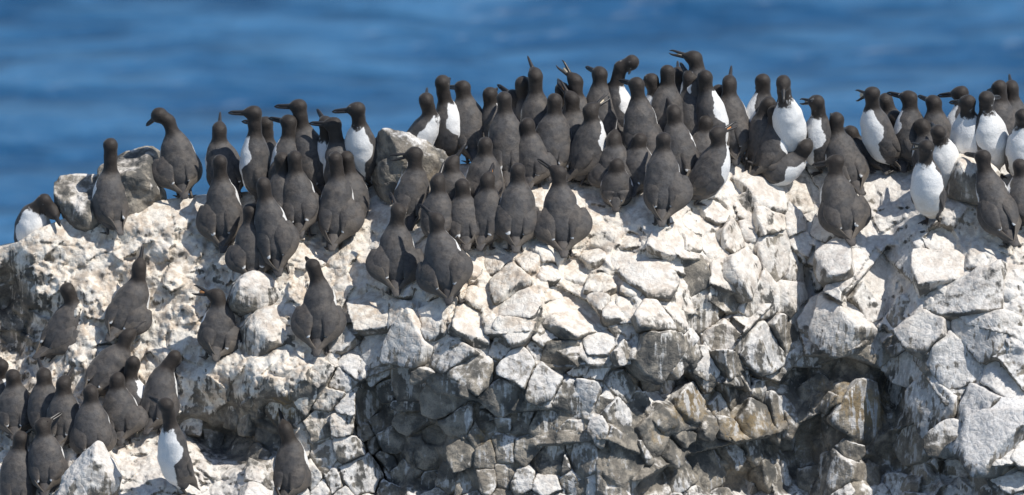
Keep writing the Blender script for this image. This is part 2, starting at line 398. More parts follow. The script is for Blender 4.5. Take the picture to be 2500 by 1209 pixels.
def bird_material(name, dark, brown, wing=False):
    t = NT(name)
    oi = t.node('ShaderNodeObjectInfo').outputs['Random']
    pos = t.node('ShaderNodeNewGeometry').outputs['Position']
    n = t.noise(pos, 60.0, 5, .6); n2 = t.noise(pos, 260.0, 3, .6); n3 = t.noise(pos, 26.0, 4, .6)
    w = t.attr('white'); hd = t.attr('head')
    a = t.mix(t.ramp(oi, 0, 1), dark, tuple(c * 1.22 for c in dark))
    a = t.mix(t.ramp(n3, .38, .66), a, tuple(c * 1.5 * q for c, q in zip(dark, (1.08, 1.0, .9))))
    a = t.mix(t.math('MULTIPLY', t.ramp(n, .45, .66), .5), a, tuple(c * .42 for c in dark))
    b = t.mix(t.ramp(n3, .4, .65), brown, tuple(c * 1.3 for c in brown))
    base = t.mix(hd, a, b)
    ws = t.math('MULTIPLY_ADD', t.math('SUBTRACT', n3, .5), .022, t.math('MULTIPLY_ADD', t.math('SUBTRACT', n, .5), .014, w))
    wm = t.ramp(ws, -.0022, .0022)
    wcol = t.mix(t.ramp(n2, .3, .7), (.68, .675, .66), (.80, .795, .785))
    soil = t.math('MULTIPLY', t.math('MULTIPLY', t.attr('soil'), t.ramp(n3, .30, .62, .35, 1.0)), .9, clamp=True)
    wcol = t.mix(soil, wcol, (.50, .43, .33))
    t.l.new(t.mix(wm, base, wcol), t.p.inputs['Base Color'])
    t.p.inputs['Roughness'].default_value = .62
    t.p.inputs['Specular IOR Level'].default_value = .35
    t.p.inputs['Sheen Weight'].default_value = .12
    t.p.inputs['Sheen Roughness'].default_value = .4
    t.l.new(t.bump(t.math('ADD', t.math('MULTIPLY', n, 1.0), t.math('MULTIPLY', n2, .4)), .5, .006), t.p.inputs['Normal'])
    return t.m
M_BODY = bird_material('plumage', (.063, .060, .060), (.027, .0215, .018))
M_WING = bird_material('wing_feathers', (.058, .054, .053), (.100, .083, .066))
def plain(name, col, rough, noise=.25):
    t = NT(name)
    pos = t.node('ShaderNodeNewGeometry').outputs['Position']
    n = t.noise(pos, 120.0, 3)
    t.l.new(t.mix(n, tuple(c * (1 - noise) for c in col), tuple(c * (1 + noise) for c in col)), t.p.inputs['Base Color'])
    t.p.inputs['Roughness'].default_value = rough
    return t.m
M_BILL = plain('bill_horn', (.030, .027, .026), .38)
M_EYE = plain('eye', (.008, .006, .006), .15)
M_FOOT = plain('foot_skin', (.060, .052, .045), .55)
M_GAPE = plain('mouth_lining', (.62, .27, .10), .5)
M_YELLOW = plain('pale_mouth_lining', (.62, .52, .38), .5)

# ------------------------------------------------------------------ mesh helpers
COL = SC.collection
def make_mesh(name, V, F, mat, smooth=True, attrs=None):
    """V (n,3), F (m,3) or (m,4) arrays, or a list of such arrays"""
    V = np.asarray(V, np.float32)
    Fs = F if isinstance(F, list) else [F]
    Fs = [np.asarray(f, np.int32) for f in Fs if len(f)]
    me = bpy.data.meshes.new(name)
    me.vertices.add(len(V)); me.vertices.foreach_set('co', V.ravel())
    idx = np.concatenate([f.ravel() for f in Fs]); tot = np.concatenate([np.full(len(f), f.shape[1]) for f in Fs]).astype(np.int32)
    me.loops.add(len(idx)); me.loops.foreach_set('vertex_index', idx)
    me.polygons.add(len(tot)); me.polygons.foreach_set('loop_start', np.concatenate([[0], np.cumsum(tot)[:-1]]).astype(np.int32))
    me.polygons.foreach_set('use_smooth', np.full(len(tot), smooth))
    me.update(calc_edges=True)
    for k, a in (attrs or {}).items():
        at = me.attributes.new(k, 'FLOAT', 'POINT'); at.data.foreach_set('value', np.asarray(a, np.float32))
    me.materials.append(mat)
    return me
def link(name, me, parent=None, loc=(0, 0, 0), **props):
    o = bpy.data.objects.new(name, me); COL.objects.link(o)
    o.location = loc
    if parent is not None: o.parent = parent
    for k, v in props.items(): o[k] = v
    return o

def surface_nets(F, origin, h):
    nx, ny, nz = F.shape
    S = F < 0
    c = np.zeros((nx - 1, ny - 1, nz - 1), np.int8)
    for a in (0, 1):
        for b in (0, 1):
            for d in (0, 1):
                c += S[a:nx - 1 + a, b:ny - 1 + b, d:nz - 1 + d]
    act = (c > 0) & (c < 8)
    ids = np.full(act.shape, -1, np.int64)
    I = np.argwhere(act); ids[act] = np.arange(len(I))
    acc = np.zeros((len(I), 3)); cnt = np.zeros(len(I))
    corner = {(a, b, d): F[I[:, 0] + a, I[:, 1] + b, I[:, 2] + d] for a in (0, 1) for b in (0, 1) for d in (0, 1)}
    for ax in range(3):
        for p in (0, 1):
            for q in (0, 1):
                k0 = [0, 0, 0]; k1 = [0, 0, 0]
                o = [x for x in range(3) if x != ax]
                k0[o[0]] = k1[o[0]] = p; k0[o[1]] = k1[o[1]] = q; k1[ax] = 1
                f0, f1 = corner[tuple(k0)], corner[tuple(k1)]
                m = (f0 < 0) != (f1 < 0)
                t = np.where(m, f0 / np.where(m, f0 - f1, 1), 0)
                pt = np.zeros((len(I), 3)); pt[:, o[0]] = p; pt[:, o[1]] = q; pt[:, ax] = t
                acc += pt * m[:, None]; cnt += m
    V = (I + acc / cnt[:, None]) * h + origin
    Q = []
    for ax in range(3):
        sl0 = [slice(1, -1)] * 3; sl1 = [slice(1, -1)] * 3
        sl0[ax] = slice(0, -1); sl1[ax] = slice(1, None)
        a, b = S[tuple(sl0)], S[tuple(sl1)]
        E = np.argwhere(a != b); flip = a[a != b]
        off = np.ones(3, int); off[ax] = 0
        E = E + off
        o = [x for x in range(3) if x != ax]
        e1 = np.zeros(3, int); e1[o[0]] = 1; e2 = np.zeros(3, int); e2[o[1]] = 1
        g = lambda X: ids[X[:, 0], X[:, 1], X[:, 2]]
        q = np.stack([g(E - e1 - e2), g(E - e2), g(E), g(E - e1)], 1)
        if ax == 1: q = q[:, ::-1]
        q = np.where(flip[:, None], q, q[:, ::-1])
        Q.append(q[(q >= 0).all(1)])
    return V, np.concatenate(Q)

def loft(pts, hw, ht, wdir, n=10, seg=12, power=2.0):
    """a rounded blade: centre line pts, half widths hw along wdir, half thicknesses ht"""
    pts = np.asarray(pts, float); m = len(pts)
    hw = np.asarray(hw, float); ht = np.asarray(ht, float); wdir = np.asarray(wdir, float)
    if wdir.ndim == 1: wdir = np.repeat(wdir[None], m, 0)
    x = np.linspace(0, m - 1, seg + 1)
    def cr(A):
        A = np.asarray(A, float); B = A if A.ndim == 2 else A[:, None]
        B = np.vstack([2 * B[0] - B[1], B, 2 * B[-1] - B[-2]])
        i = np.minimum(x.astype(int), m - 2); t = (x - i)[:, None]
        p0, p1, p2, p3 = B[i], B[i + 1], B[i + 2], B[i + 3]
        r = .5 * (2 * p1 + (p2 - p0) * t + (2 * p0 - 5 * p1 + 4 * p2 - p3) * t ** 2 + (3 * p1 - p0 - 3 * p2 + p3) * t ** 3)
        return r if A.ndim == 2 else r[:, 0]
    C = cr(pts); W = np.maximum(cr(hw), 2e-4); T = np.maximum(cr(ht), 2e-4); D = cr(wdir)
    tan = np.gradient(C, axis=0); tan /= np.linalg.norm(tan, axis=1)[:, None]
    D = D - tan * (D * tan).sum(1)[:, None]; D /= np.linalg.norm(D, axis=1)[:, None]
    N = np.cross(tan, D)
    a = np.linspace(0, 2 * math.pi, n, endpoint=False)
    ca = np.sign(np.cos(a)) * np.abs(np.cos(a)) ** (2 / power); sa = np.sign(np.sin(a)) * np.abs(np.sin(a)) ** (2 / power)
    V = C[:, None] + D[:, None] * (W[:, None] * ca)[..., None] + N[:, None] * (T[:, None] * sa)[..., None]
    V = V.reshape(-1, 3)
    q = []
    for i in range(seg):
        for j in range(n):
            k = (j + 1) % n
            q.append((i * n + j, i * n + k, (i + 1) * n + k, (i + 1) * n + j))
    tr = []
    b = len(V); V = np.vstack([V, C[0] - tan[0] * T[0] * .6, C[-1] + tan[-1] * T[-1] * .6])
    for j in range(n):
        k = (j + 1) % n
        tr.append((b, k, j)); tr.append((b + 1, seg * n + j, seg * n + k))
    par = np.concatenate([np.repeat(np.linspace(0, 1, seg + 1), n), [0, 1]])
    return V, np.array(q), np.array(tr), par
def join(parts):
    Vs, q, t, ps = [], [], [], []; o = 0
    for (V, Q, T, P) in parts:
        Vs.append(V); q.append(Q + o); t.append(T + o); ps.append(P); o += len(V)
    return np.vstack(Vs), np.vstack(q), np.vstack(t), np.concatenate(ps)

# ------------------------------------------------------------------ the sea
def build_sea():
    xs = np.concatenate([np.linspace(-3000, -40, 18), np.linspace(-36, 36, 73), np.linspace(40, 3000, 18)])
    ys = np.concatenate([np.linspace(-60, 20, 9), np.linspace(22, 90, 91), np.linspace(100, 6000, 30)])
    X, Y = np.meshgrid(xs, ys, indexing='ij')
    near = np.clip(1 - np.maximum(np.abs(X) - 30, 0) / 20, 0, 1) * np.clip((100 - Y) / 20, 0, 1)
    P = np.stack([X / 1.7, Y, 0 * X], -1)
    Z = SEA + near * (.10 * vnoise(P, 3.1) + .05 * vnoise(P, 1.9, 9.0))
    V = np.stack([X, Y, Z], -1).reshape(-1, 3)
    i = np.arange(len(xs) - 1)[:, None] * len(ys) + np.arange(len(ys) - 1)[None]
    F = np.stack([i, i + len(ys), i + len(ys) + 1, i + 1], -1).reshape(-1, 4)
    link('sea', make_mesh('sea', V, F, M_SEA), kind='structure')
build_sea()

# ------------------------------------------------------------------ the rock outcrop
def build_outcrop():
    us = np.concatenate([np.arange(-900, -45, 45.0), np.arange(-45, 2550, 3.6), np.arange(2555, 3500, 45.0)])
    R = ridge(us)
    ns = 285
    s = np.linspace(0, 1, ns) ** 1.0
    U = np.repeat(us[:, None], ns, 1); Vv = R[:, None] + (VB - R[:, None]) * s[None]
    Vv = np.minimum(Vv, 1420)
    mask = stone_mask(U, Vv)
    Yf = yfull(U, Vv, mask)
    P = ray_pt(U, Vv, Yf)
    # behind the ridge the rock falls away to the sea
    t = np.array([.03, .07, .12, .2, .3, .45, .7, 1.0, 1.5, 2.2, 3.2, 4.4, 5.2])[::-1]
    top = P[:, 0]
    Bk = np.stack([np.repeat(top[:, 0:1], len(t), 1), top[:, 1:2] + t[None], top[:, 2:3] - (.30 * t + .55 * t ** 2)[None]], -1)
    Bk += np.stack([0 * Bk[..., 0], 0 * Bk[..., 0], .03 * vnoise(Bk, .2) * np.clip(t * 6, 0, 1)[None]], -1)
    # below the picture the cliff goes on down to the water
    z = np.array([.15, .4, .9, 1.8, 3.2, 5.5, 9.0, 15.5])
    bot = P[:, -1]
    Bt = np.stack([np.repeat(bot[:, 0:1], len(z), 1), bot[:, 1:2] - (.22 * z)[None] + 0 * bot[:, 1:2], bot[:, 2:3] - z[None]], -1)
    Bt += (.12 * vnoise(Bt, .8) * np.clip(z, 0, 1)[None])[..., None] * np.array([0, 1, 0])
    A = np.concatenate([Bk, P, Bt], 1)
    n0, n1 = A.shape[:2]
    V = A.reshape(-1, 3)
    i = np.arange(n0 - 1)[:, None] * n1 + np.arange(n1 - 1)[None]
    F = np.stack([i, i + 1, i + n1 + 1, i + n1], -1).reshape(-1, 4)
    vu, vv = to_px(V)
    vv = np.clip(vv, 300, 1300)
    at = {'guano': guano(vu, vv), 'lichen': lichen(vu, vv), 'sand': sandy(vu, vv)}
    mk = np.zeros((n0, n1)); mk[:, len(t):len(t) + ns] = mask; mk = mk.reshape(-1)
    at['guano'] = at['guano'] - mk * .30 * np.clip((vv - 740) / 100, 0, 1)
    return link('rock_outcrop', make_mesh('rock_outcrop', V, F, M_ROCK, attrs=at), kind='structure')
OUTCROP = build_outcrop()

def smooth_normal(u, v):
    e = 14.0
    a = ray_pt(u + e, v, ysm(u + e, v)) - ray_pt(u - e, v, ysm(u - e, v))
    vv = np.maximum(v, ridge(u) + e + 1)
    b = ray_pt(u, vv - e, ysm(u, vv - e)) - ray_pt(u, vv + e, ysm(u, vv + e))
    n = np.cross(a, b); return n / np.linalg.norm(n)

def rock_blob(center, planes, box, h, k=.004, amp=(.006, .003), seed=0.0, warp=0.0):
    """weathered convex stone: rounded meeting of half spaces (normal, offset), world units about center"""
    lo, hi = -np.asarray(box, float), np.asarray(box, float)
    ax = [np.arange(lo[i] - 2 * h, hi[i] + 3 * h, h) for i in range(3)]
    G = np.stack(np.meshgrid(*ax, indexing='ij'), -1)
    N = np.array([p[0] for p in planes]); D = np.array([p[1] for p in planes])
    W = G + center
    if warp: G = G + warp * np.stack([vnoise(W, .13, 31.0) + .5 * vnoise(W, .05, 37.0), .4 * vnoise(W, .09, 33.0), vnoise(W, .13, 35.0) + .5 * vnoise(W, .05, 39.0)], -1)
    d = G @ N.T - D
    m = d.max(-1)
    S = m + k * np.log(np.exp((d - m[..., None]) / k).sum(-1))
    r = max(box)
    S = S + amp[0] * vnoise(W, r * .55, seed) + amp[0] * .55 * vnoise(W, r * .22, seed + 3) + amp[1] * vnoise(W, max(.011, r * .1), seed + 5)
    S[0] = S[-1] = 1; S[:, 0] = S[:, -1] = 1; S[:, :, 0] = S[:, :, -1] = 1
    S += 1e-7
    return surface_nets(S, np.array([a[0] for a in ax]), h)

TILT = {(1694,667):(-.55,-.1), (1375,861):(-.1,-.75), (2056,877):(-.3,-.8), (2104,871):(0,-.7), (1785,737):(-.3,-.6), (1296,856):(0,-.4), (2045,802):(.1,.1), (1398,785):(.2,.65),
        (1597,785):(.2,.5), (1608,861):(.0,-.35), (1266,902):(.1,.3), (1001,845):(.1,.1), (1678,984):(.2,.35), (2061,640):(.1,.35), (2152,683):(.35,.2), (1865,850):(.35,.1),
        (2421,1076):(.2,.4), (1235,965):(.25,-.1), (1849,726):(.1,-.1), (1457,834):(.2,.4), (1592,683):(.1,.45), (1822,507):(-.5,-.5), (907,767):(.1,.4)}
PROT = {(1375,861):-.03, (2056,877):-.035, (2104,871):-.03, (1785,737):-.02, (1250,694):.03, (1001,845):.035, (1597,785):.035, (1608,861):.045, (1592,683):.02, (1678,984):.03, (2061,640):.035,
        (1865,850):.03, (2421,1076):.04, (1844,1022):.03, (2045,802):.045, (1235,965):.02, (1266,902):.02, (2099,1006):.01, (1694,667):.0, (1822,507):-.02, (1812,673):.03}
def build_stones():
    r = np.random.default_rng(5)
    BI = block_of(SU, SV)
    ga = np.where(r.random(len(BK)) < .6, r.normal(0, .35, len(BK)), math.pi / 2 + r.normal(0, .3, len(BK))) + .25
    GC, GS = np.cos(ga), np.sin(ga)
    C = ray_pt(SU, SV, ysm(SU, SV) + yholes(SU, SV) + yledges(SU, SV) + yblocks(SU, SV, BI))
    Nn = [smooth_normal(SU[i], SV[i]) for i in range(len(ST))]
    order = np.argsort(-SR)
    rest = []
    for rank, i in enumerate(order):
        u, v, rad = SU[i], SV[i], SR[i] * K
        n = Nn[i]
        key = (int(u), int(v))
        hand = key in TILT
        bold = 1.0 if (1480 < u < 2160 and v > 730) or (u < 1500 and v > 880) else (.30 if u > 2090 else .55)
        x = np.array([1.0, 0, 0]); x -= n * x.dot(n); x /= np.linalg.norm(x)
        y = np.cross(n, x)                       # up along the face
        prot = PROT.get(key, float(np.clip(r.normal(.006, .010 * bold), -.010, .03)))
        c = C[i] + n * prot
        if v < 760 and u < 1600: kk, soft = .0045, 1.3
        else: kk, soft = .0016, 1.0
        pl = []
        ang0 = r.uniform(0, 1)
        for j in range(5):
            an = 2 * math.pi * (j + ang0 + r.uniform(-.2, .2)) / 5
            t = x * math.cos(an) + y * math.sin(an)
            pl.append((t, rad * r.uniform(1.3, 1.55)))
        for j in range(len(ST)):
            if j == i: continue
            dpx = math.hypot(SU[j] - u, SV[j] - v)
            if dpx > (SR[i] + SR[j]) * 1.7: continue
            e = C[j] - C[i]; e = e - n * e.dot(n) * .8
            L = np.linalg.norm(e)
            if L < 1e-4: continue
            # joints inside one block run in two sets, along and across its own grain
            di, dj = x * GC[BI[i]] + y * GS[BI[i]], x * GC[BI[j]] + y * GS[BI[j]]
            e2 = e + 1.1 * (di * e.dot(di) + dj * e.dot(dj)) * .5
            L2 = np.linalg.norm(e2)
            w = .5 * (e.dot(e2) / L2 + (rad ** 2 - (SR[j] * K) ** 2) / L * (L2 / L) * .6)
            e, L = e2, L2
            pl.append((e / L, max(w + (-.0006 if bold > .9 else .0035 if u > 2090 else .0016), rad * .35)))
        bt = BK[BI[i]]
        tilt = TILT.get(key, (bt[3] * .8 + r.normal(.0, .12) * bold, bt[4] * .8 + r.normal(0, .13) * bold))
        f = n + x * tilt[0] + y * tilt[1]; f /= np.linalg.norm(f)
        pl.append((f, rad * .05))
        def facet(gx, gy, off):
            g = n + x * gx + y * gy; g /= np.linalg.norm(g); pl.append((g, off))
        for q in range(2 if rad < .04 else 3):
            an = r.uniform(0, 2 * math.pi); s = r.uniform(.25, .60)
            facet(tilt[0] + math.cos(an) * s, tilt[1] + math.sin(an) * s, rad * (r.uniform(.10, .25) + s * (.22 if bold > .9 else .42)))
        if rad > .05:
            an = r.uniform(0, 2 * math.pi); s = r.uniform(.9, 1.6)
            facet(math.cos(an) * s, math.sin(an) * s, rad * r.uniform(.62, .8))
        pl.append((-n, rad * .9 + .03 + max(prot, 0)))
        b = rad * 1.5 + .01
        V, Q = rock_blob(c, pl, (b, b, b + .03), max(.0045, rad / 12.0), kk, (min(rad, .05) * .05 * soft, .0026), seed=i * .37, warp=.011)
        if len(V) == 0: continue
        vu, vv = to_px(V + c)
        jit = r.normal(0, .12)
        if key in TILT and TILT[key][1] <= -.3 or key in ((1694,667),): jit -= .5  # undercut and left-facing stones: less guano, their shade partly painted in
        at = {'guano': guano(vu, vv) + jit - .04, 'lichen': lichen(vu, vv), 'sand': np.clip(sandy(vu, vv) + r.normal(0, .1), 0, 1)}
        if rank < 295:
            link('stone', make_mesh('stone', V, Q, M_ROCK, attrs=at), OUTCROP, tuple(c))
        else:
            rest.append((V + c, Q, at))
    if rest:
        o = 0; Vs = []; Qs = []; A = {k: [] for k in rest[0][2]}
        for V, Q, at in rest:
            Vs.append(V); Qs.append(Q + o); o += len(V)
            for k in at: A[k].append(at[k])
        link('small_stones', make_mesh('small_stones', np.vstack(Vs), np.vstack(Qs), M_ROCK, attrs={k: np.concatenate(a) for k, a in A.items()}), OUTCROP, kind='stuff')
build_stones()

def boulder(label, u, v, rx, rz, ry, Y, seed, g, sand, planes=9, k=.008, amp=.07, cuts=()):
    """loose boulder seen centred at (u, v), half sizes in metres"""
    r = np.random.default_rng(seed)
    c = ray_pt(u, v, Y)
    pl = []
    for _ in range(planes + 9):
        q = r.normal(size=3); q /= np.linalg.norm(q)
        pl.append((q, 1.0 * r.uniform(.80, 1.02)))
    for q in cuts:
        w = np.array(q[:3], float); w /= np.linalg.norm(w); pl.append((w, q[3]))
    sc = np.array([rx, ry, rz]) * 1.22
    P2 = []
    for q, d in pl:
        w = q / sc; L = np.linalg.norm(w); P2.append((w / L, d / L))
    V, Q = rock_blob(c, P2, sc * 1.2, max(.0055, rx / 22), k, (rx * amp, .003), seed=seed * 1.7)
    n = len(V)
    rg = vnoise(V + c, .05, 2.0)
    at = {'guano': g + .25 * rg, 'lichen': np.zeros(n), 'sand': np.full(n, float(sand))}
    base = c + np.array([0, 0, V[:, 2].min()])
    link('boulder', make_mesh('boulder', V + (c - base), Q, M_ROCK, attrs=at), None, tuple(base), label=label, category='boulder')
def ysurf1(u, v): return float(yfull(np.array([float(u)]), np.array([float(v)]))[0])
boulder('rough grey lichen-crusted boulder on the ridge behind the lone murre facing the sea', 315, 462, .115, .105, .10, ysurf1(315, 500) + .06, 4, .06, .6, amp=.16)
boulder('lower craggy grey boulder sloping down towards the bent white-breasted murre', 215, 520, .085, .085, .09, ysurf1(230, 530) + .06, 9, .12, .6, amp=.16)
boulder('dark grey angular boulder under the sitting murre with raised bill', 1008, 408, .108, .10, .090, ysurf1(1010, 450) + .03, 12, .12, .1, amp=.10, k=.004)
boulder('small blocky grey stone wedged below the dark ridge boulder', 960, 425, .062, .058, .06, ysurf1(960, 470) - .01, 15, .02, .1, amp=.10, k=.004)
boulder('smooth pale rounded boulder balanced on a block in the middle of the slope', 625, 722, .105, .088, .09, ysurf1(625, 765) + .07, 31, .72, .6, amp=.035, k=.012)
boulder('squarish streaked block propping up the pale rounded boulder', 655, 812, .098, .075, .08, ysurf1(655, 850) + .075, 36, .62, .8, amp=.07)
boulder('pointed flat-faced pale stone at the feet of the crowded lower murres', 226, 1168, .105, .10, .07, ysurf1(226, 1190) - .05, 44, .66, .4, amp=.04, k=.004, cuts=((-.7, -.2, .7, .62), (.75, -.2, .65, .72)))
boulder('broad beige boulder in front of the white-bellied murres by the pale ridge', 2375, 442, .10, .09, .085, ysurf1(2375, 480) + .0, 52, .62, .9, amp=.07)

# ------------------------------------------------------------------ the murres
def seg_d(G, a, b, ra, rb):
    ab = b - a; L2 = ab @ ab + 1e-12
    t = np.clip((G - a) @ ab / L2, 0, 1)
    return np.linalg.norm(G - a - t[..., None] * ab, axis=-1) - (ra + (rb - ra) * t)
def smin(ds, k):
    ds = np.stack(ds, 0); m = ds.min(0)
    return m - k * np.log(np.exp(-(ds - m) / k).sum(0))
def unit(a):
    a = np.asarray(a, float); return a / np.linalg.norm(a)

BIRD_N = 0
def murre(B, Np, H, T, phi, splay=(0.0, 0.0), gape=0.0, label='', toward=False, M=None, deep=0.0, lean=26.0, fat=1.0, gapecol=None, soil=0.3, group=None, hd=.0, name='murre'):
    """B: where feet and tail meet the rock, Np: base of the neck, H: middle of the head, T: bill tip (photograph positions);
    phi: heading in degrees (0 away from the sea-facing side's viewer, 90 to the east)"""
    global BIRD_N
    BIRD_N += 1
    seed = BIRD_N * 1.37
    b0 = (B[0], max(B[1], float(ridge(np.array(float(B[0])))) + 2)) if deep < .08 else B
    Yb = float(yfull(np.array([float(b0[0])]), np.array([float(b0[1])]))[0]) + deep
    B3 = ray_pt(b0[0], b0[1], Yb)
    ph = math.radians(phi)
    fwd = np.array([math.sin(ph), math.cos(ph), 0.0])
    # neck base: pixel offset fixes x and one combination of y and z; the forward lean fixes the rest
    dx = (Np[0] - b0[0]) * K; dv = (b0[1] - Np[1]) * K
    Lg = math.hypot(dx, dv)
    dy = Lg * math.sin(math.radians(lean)) * math.cos(ph)
    dz = (dv - dy * SP) / CP
    N3 = B3 + np.array([dx, dy, dz])
    dxh = (H[0] - Np[0]) * K; dvh = (Np[1] - H[1]) * K
    dyh = hd if hd else .012 * math.cos(ph)
    H3 = N3 + np.array([dxh, dyh, (dvh - dyh * SP) / CP])
    px = (T[0] - H[0]) * K; pv = (H[1] - T[1]) * K
    BL = .094
    pr = math.hypot(px, pv)
    if pr > BL * .985: px *= BL * .985 / pr; pv *= BL * .985 / pr; pr = BL * .985
    dp = math.sqrt(BL * BL - pr * pr)
    h = unit(RT * px + UP * pv + FWD * (-dp if toward else dp))
    a = unit(N3 - B3); L = np.linalg.norm(N3 - B3)
    f = unit(fwd - a * fwd.dot(a)); s = np.cross(f, a)       # s: the bird's right side
    def P(S, F, A): return B3 + s * S + f * F + a * A
    fat = 1 + (fat - 1) * .5
    w = .0535 * fat * (1 + .05 * math.sin(seed * 5.1))
    body = [(P(0, -.006, .044), .026), (P(0, .006, min(.36 * L, .11)), w * .88), (P(0, .010, .58 * L), w * .98), (P(0, .004, .80 * L), w * .83), (P(0, .000, .95 * L), .031)]
    ds_pts = [H3, N3, B3] + [p for p, _ in body]
    lo = np.min(ds_pts, 0) - .075; hi = np.max(ds_pts, 0) + .075
    lo = np.minimum(lo, H3 + h * .052 - .02); hi = np.maximum(hi, H3 + h * .052 + .02)
    hs = .0066
    ax = [np.arange(lo[i], hi[i] + hs, hs) for i in range(3)]
    G = np.stack(np.meshgrid(*ax, indexing='ij'), -1)
    def fields(G):
        Gs = G - (G - B3) @ s[:, None] * s * .12           # slightly wider than deep
        bd = [seg_d(Gs, body[i][0], body[i + 1][0], body[i][1], body[i + 1][1]) for i in range(4)]
        mid = ray_pt(M[0], M[1], .5 * (N3[1] + H3[1]) ) if M else N3 * .45 + H3 * .55 - f * .004
        nk = [seg_d(G, N3 - a * .012, mid, .0280, .0238), seg_d(G, mid, H3 - h * .006, .0238, .0245)]
        hdp = [seg_d(G, H3 - h * .009, H3 + h * .006, .0252, .0246), seg_d(G, H3 + h * .006, H3 + h * .042, .0232, .0078)]
        nh = smin(nk + hdp, .0045)
        bb = smin(bd, .012)
        return bb, nh
    bb, nh = fields(G)
    S = smin([bb, nh], .006) + .0016 * vnoise(G, .022, seed)
    V, Q = surface_nets(S, lo, hs)
    bb, nh = fields(V)
    R = V - B3
    vf, va, vs = R @ f, R @ a, R @ s
    white = np.minimum(vf - .002 + .023 * np.exp(-((va / L - .76) / .13) ** 2) - .03 * np.abs(vs) - .024 * np.clip((.64 - va / L) / .06, 0, 1) * np.clip((np.abs(vs) - .012) / .02, 0, 1) - .5 * np.maximum(np.abs(vs) - .040, 0), nh - .0055)
    head = np.clip(1.25 - nh / .008, 0, 1)
    root = bpy.data.objects.new(name, None); COL.objects.link(root)
    root.location = B3; root.empty_display_size = .05
    root['label'] = label; root['category'] = 'seabird'
    root['group'] = group or 'murres crowded on the guano covered rock'
    at = {'white': white, 'head': head, 'soil': np.clip(soil * (1.2 - va / max(L, .05) * 1.6), 0, 1)}
    link('body', make_mesh('body', V - B3, Q, M_BODY, attrs=at), root)
    # wings: the long blade and, over it, the inner flight feathers with their white tips
    for sg, q in ((-1, splay[0]), (1, splay[1])):
        x = w / .057
        wn = unit(s * sg * (1 - .55 * min(q, 1)) - f * (.35 + .8 * q))
        wd = unit(np.cross(a, wn))
        pts = [P(sg * (.052 + .032 * q) * x, -.006 - .012 * q, L * (.68 + .00 * q)), P(sg * (.056 + .028 * q) * x, .006 * max(0, 1 - 2 * q) - .004 - .022 * q, L * .50),
               P(sg * (.053 + .020 * q) * x, -.010 - .028 * q, L * .34), P(sg * (.026 + .008 * q), -.046, L * .16 + .004), P(sg * -.008, -.062, -.001)]
        if abs(math.cos(ph)) < .8 or q < .05: pts[-1] = P(sg * .010, -.060, .006)
        W1 = loft(pts, [.010, .034, .030, .0125, .004], [.003, .0090, .0080, .0045, .002], wd, n=12, seg=18, power=1.8)
        lb = [P(sg * (.024 + .004 * q) * x, -.012, L * .84), P(sg * (.036 + .018 * q) * x, -.0275 - .004 * q, L * .55), P(sg * (.036 + .016 * q) * x, -.036 - .004 * q, L * .38), P(sg * (.024 + .010 * q), -.049, L * .235)]
        W2 = loft(lb, [.010, .031 + .007 * q, .026 + .005 * q, .007], [.004, .0135, .0115, .004], unit(s * sg + f * (.60 - .35 * q)), n=14, seg=16, power=2.0)
        V, Q, Tt, par = join([W1, W2])
        n1 = len(W1[0]); lat = np.zeros(len(V))
        wt = np.full(len(V), -.02); wt[n1:] = (par[n1:] - (.965 + .05 * ((BIRD_N * 7 + (sg > 0) * 3) % 5) / 5)) * .08
        V = V + (.0012 * vnoise(V, .012, seed))[:, None] * wn
        link('wing', make_mesh('wing', V - B3, [Q, Tt], M_WING, attrs={'white': wt, 'head': np.where(np.arange(len(V)) < n1, np.clip((par - .35) * 3, 0, .8), np.clip((par - .75) * 2.5, 0, .5)), 'soil': np.zeros(len(V))}), root)
    V, Q, Tt, par = loft([P(0, -.018, .30 * L), P(0, -.036, .040), P(0, -.054, .016), P(0, -.070, -.010)], [.022, .024, .020, .011], [.010, .010, .006, .002], s, n=10, seg=8)
    link('tail', make_mesh('tail', V - B3, [Q, Tt], M_WING, attrs={'white': np.full(len(V), -.02), 'head': np.zeros(len(V)), 'soil': np.zeros(len(V))}), root)
    # bill
    upv = UP - h * UP.dot(h)
    if np.linalg.norm(upv) < .25: upv = -f + h * f.dot(h)
    upv = unit(upv)
    # a bill pointed at the sky keeps its top edge towards the bird's back
    if h.dot(UP) > .75: upv = unit(-f + h * f.dot(h))
    sd_ = np.cross(h, upv)
    def mand(ang, sign):
        hh = h * math.cos(ang) + upv * math.sin(ang) * sign
        q0 = H3 + h * .030 + upv * .0042 * sign
        ln = .066
        return loft([q0, q0 + hh * ln * .40, q0 + hh * ln * .80, H3 + h * .030 + hh * ln + (0 if gape > .05 else -upv * .001)],
                    [.0084, .0064, .0042, .0014], [.0072, .0058, .0038, .0012], sd_, n=8, seg=8)
    ga = math.radians(gape)
    V, Q, Tt, par = join([mand(ga * .5, 1), mand(ga * .5, -1)])
    link('bill', make_mesh('bill', V - B3, [Q, Tt], M_BILL), root)
    if gape > 5:
        q0 = H3 + h * .028
        V, Q, Tt, par = loft([q0, q0 + h * .022, q0 + h * .036], [.008, .0062, .003], [.006, .022 * math.tan(ga * .5) + .002, .036 * math.tan(ga * .5)], sd_, n=8, seg=5)
        link('mouth', make_mesh('mouth', V - B3, [Q, Tt], gapecol or M_YELLOW), root)
    ex = np.cross(h, upv)
    for sg in (-1, 1):
        e = H3 + h * .014 + upv * .007 + ex * sg * .0215
        V, Q, Tt, par = loft([e - h * .004, e - h * .001, e + h * .003], [.001, .0038, .001], [.001, .0036, .001], upv, n=6, seg=4)
        link('eye', make_mesh('eye', V - B3, [Q, Tt], M_EYE), root)
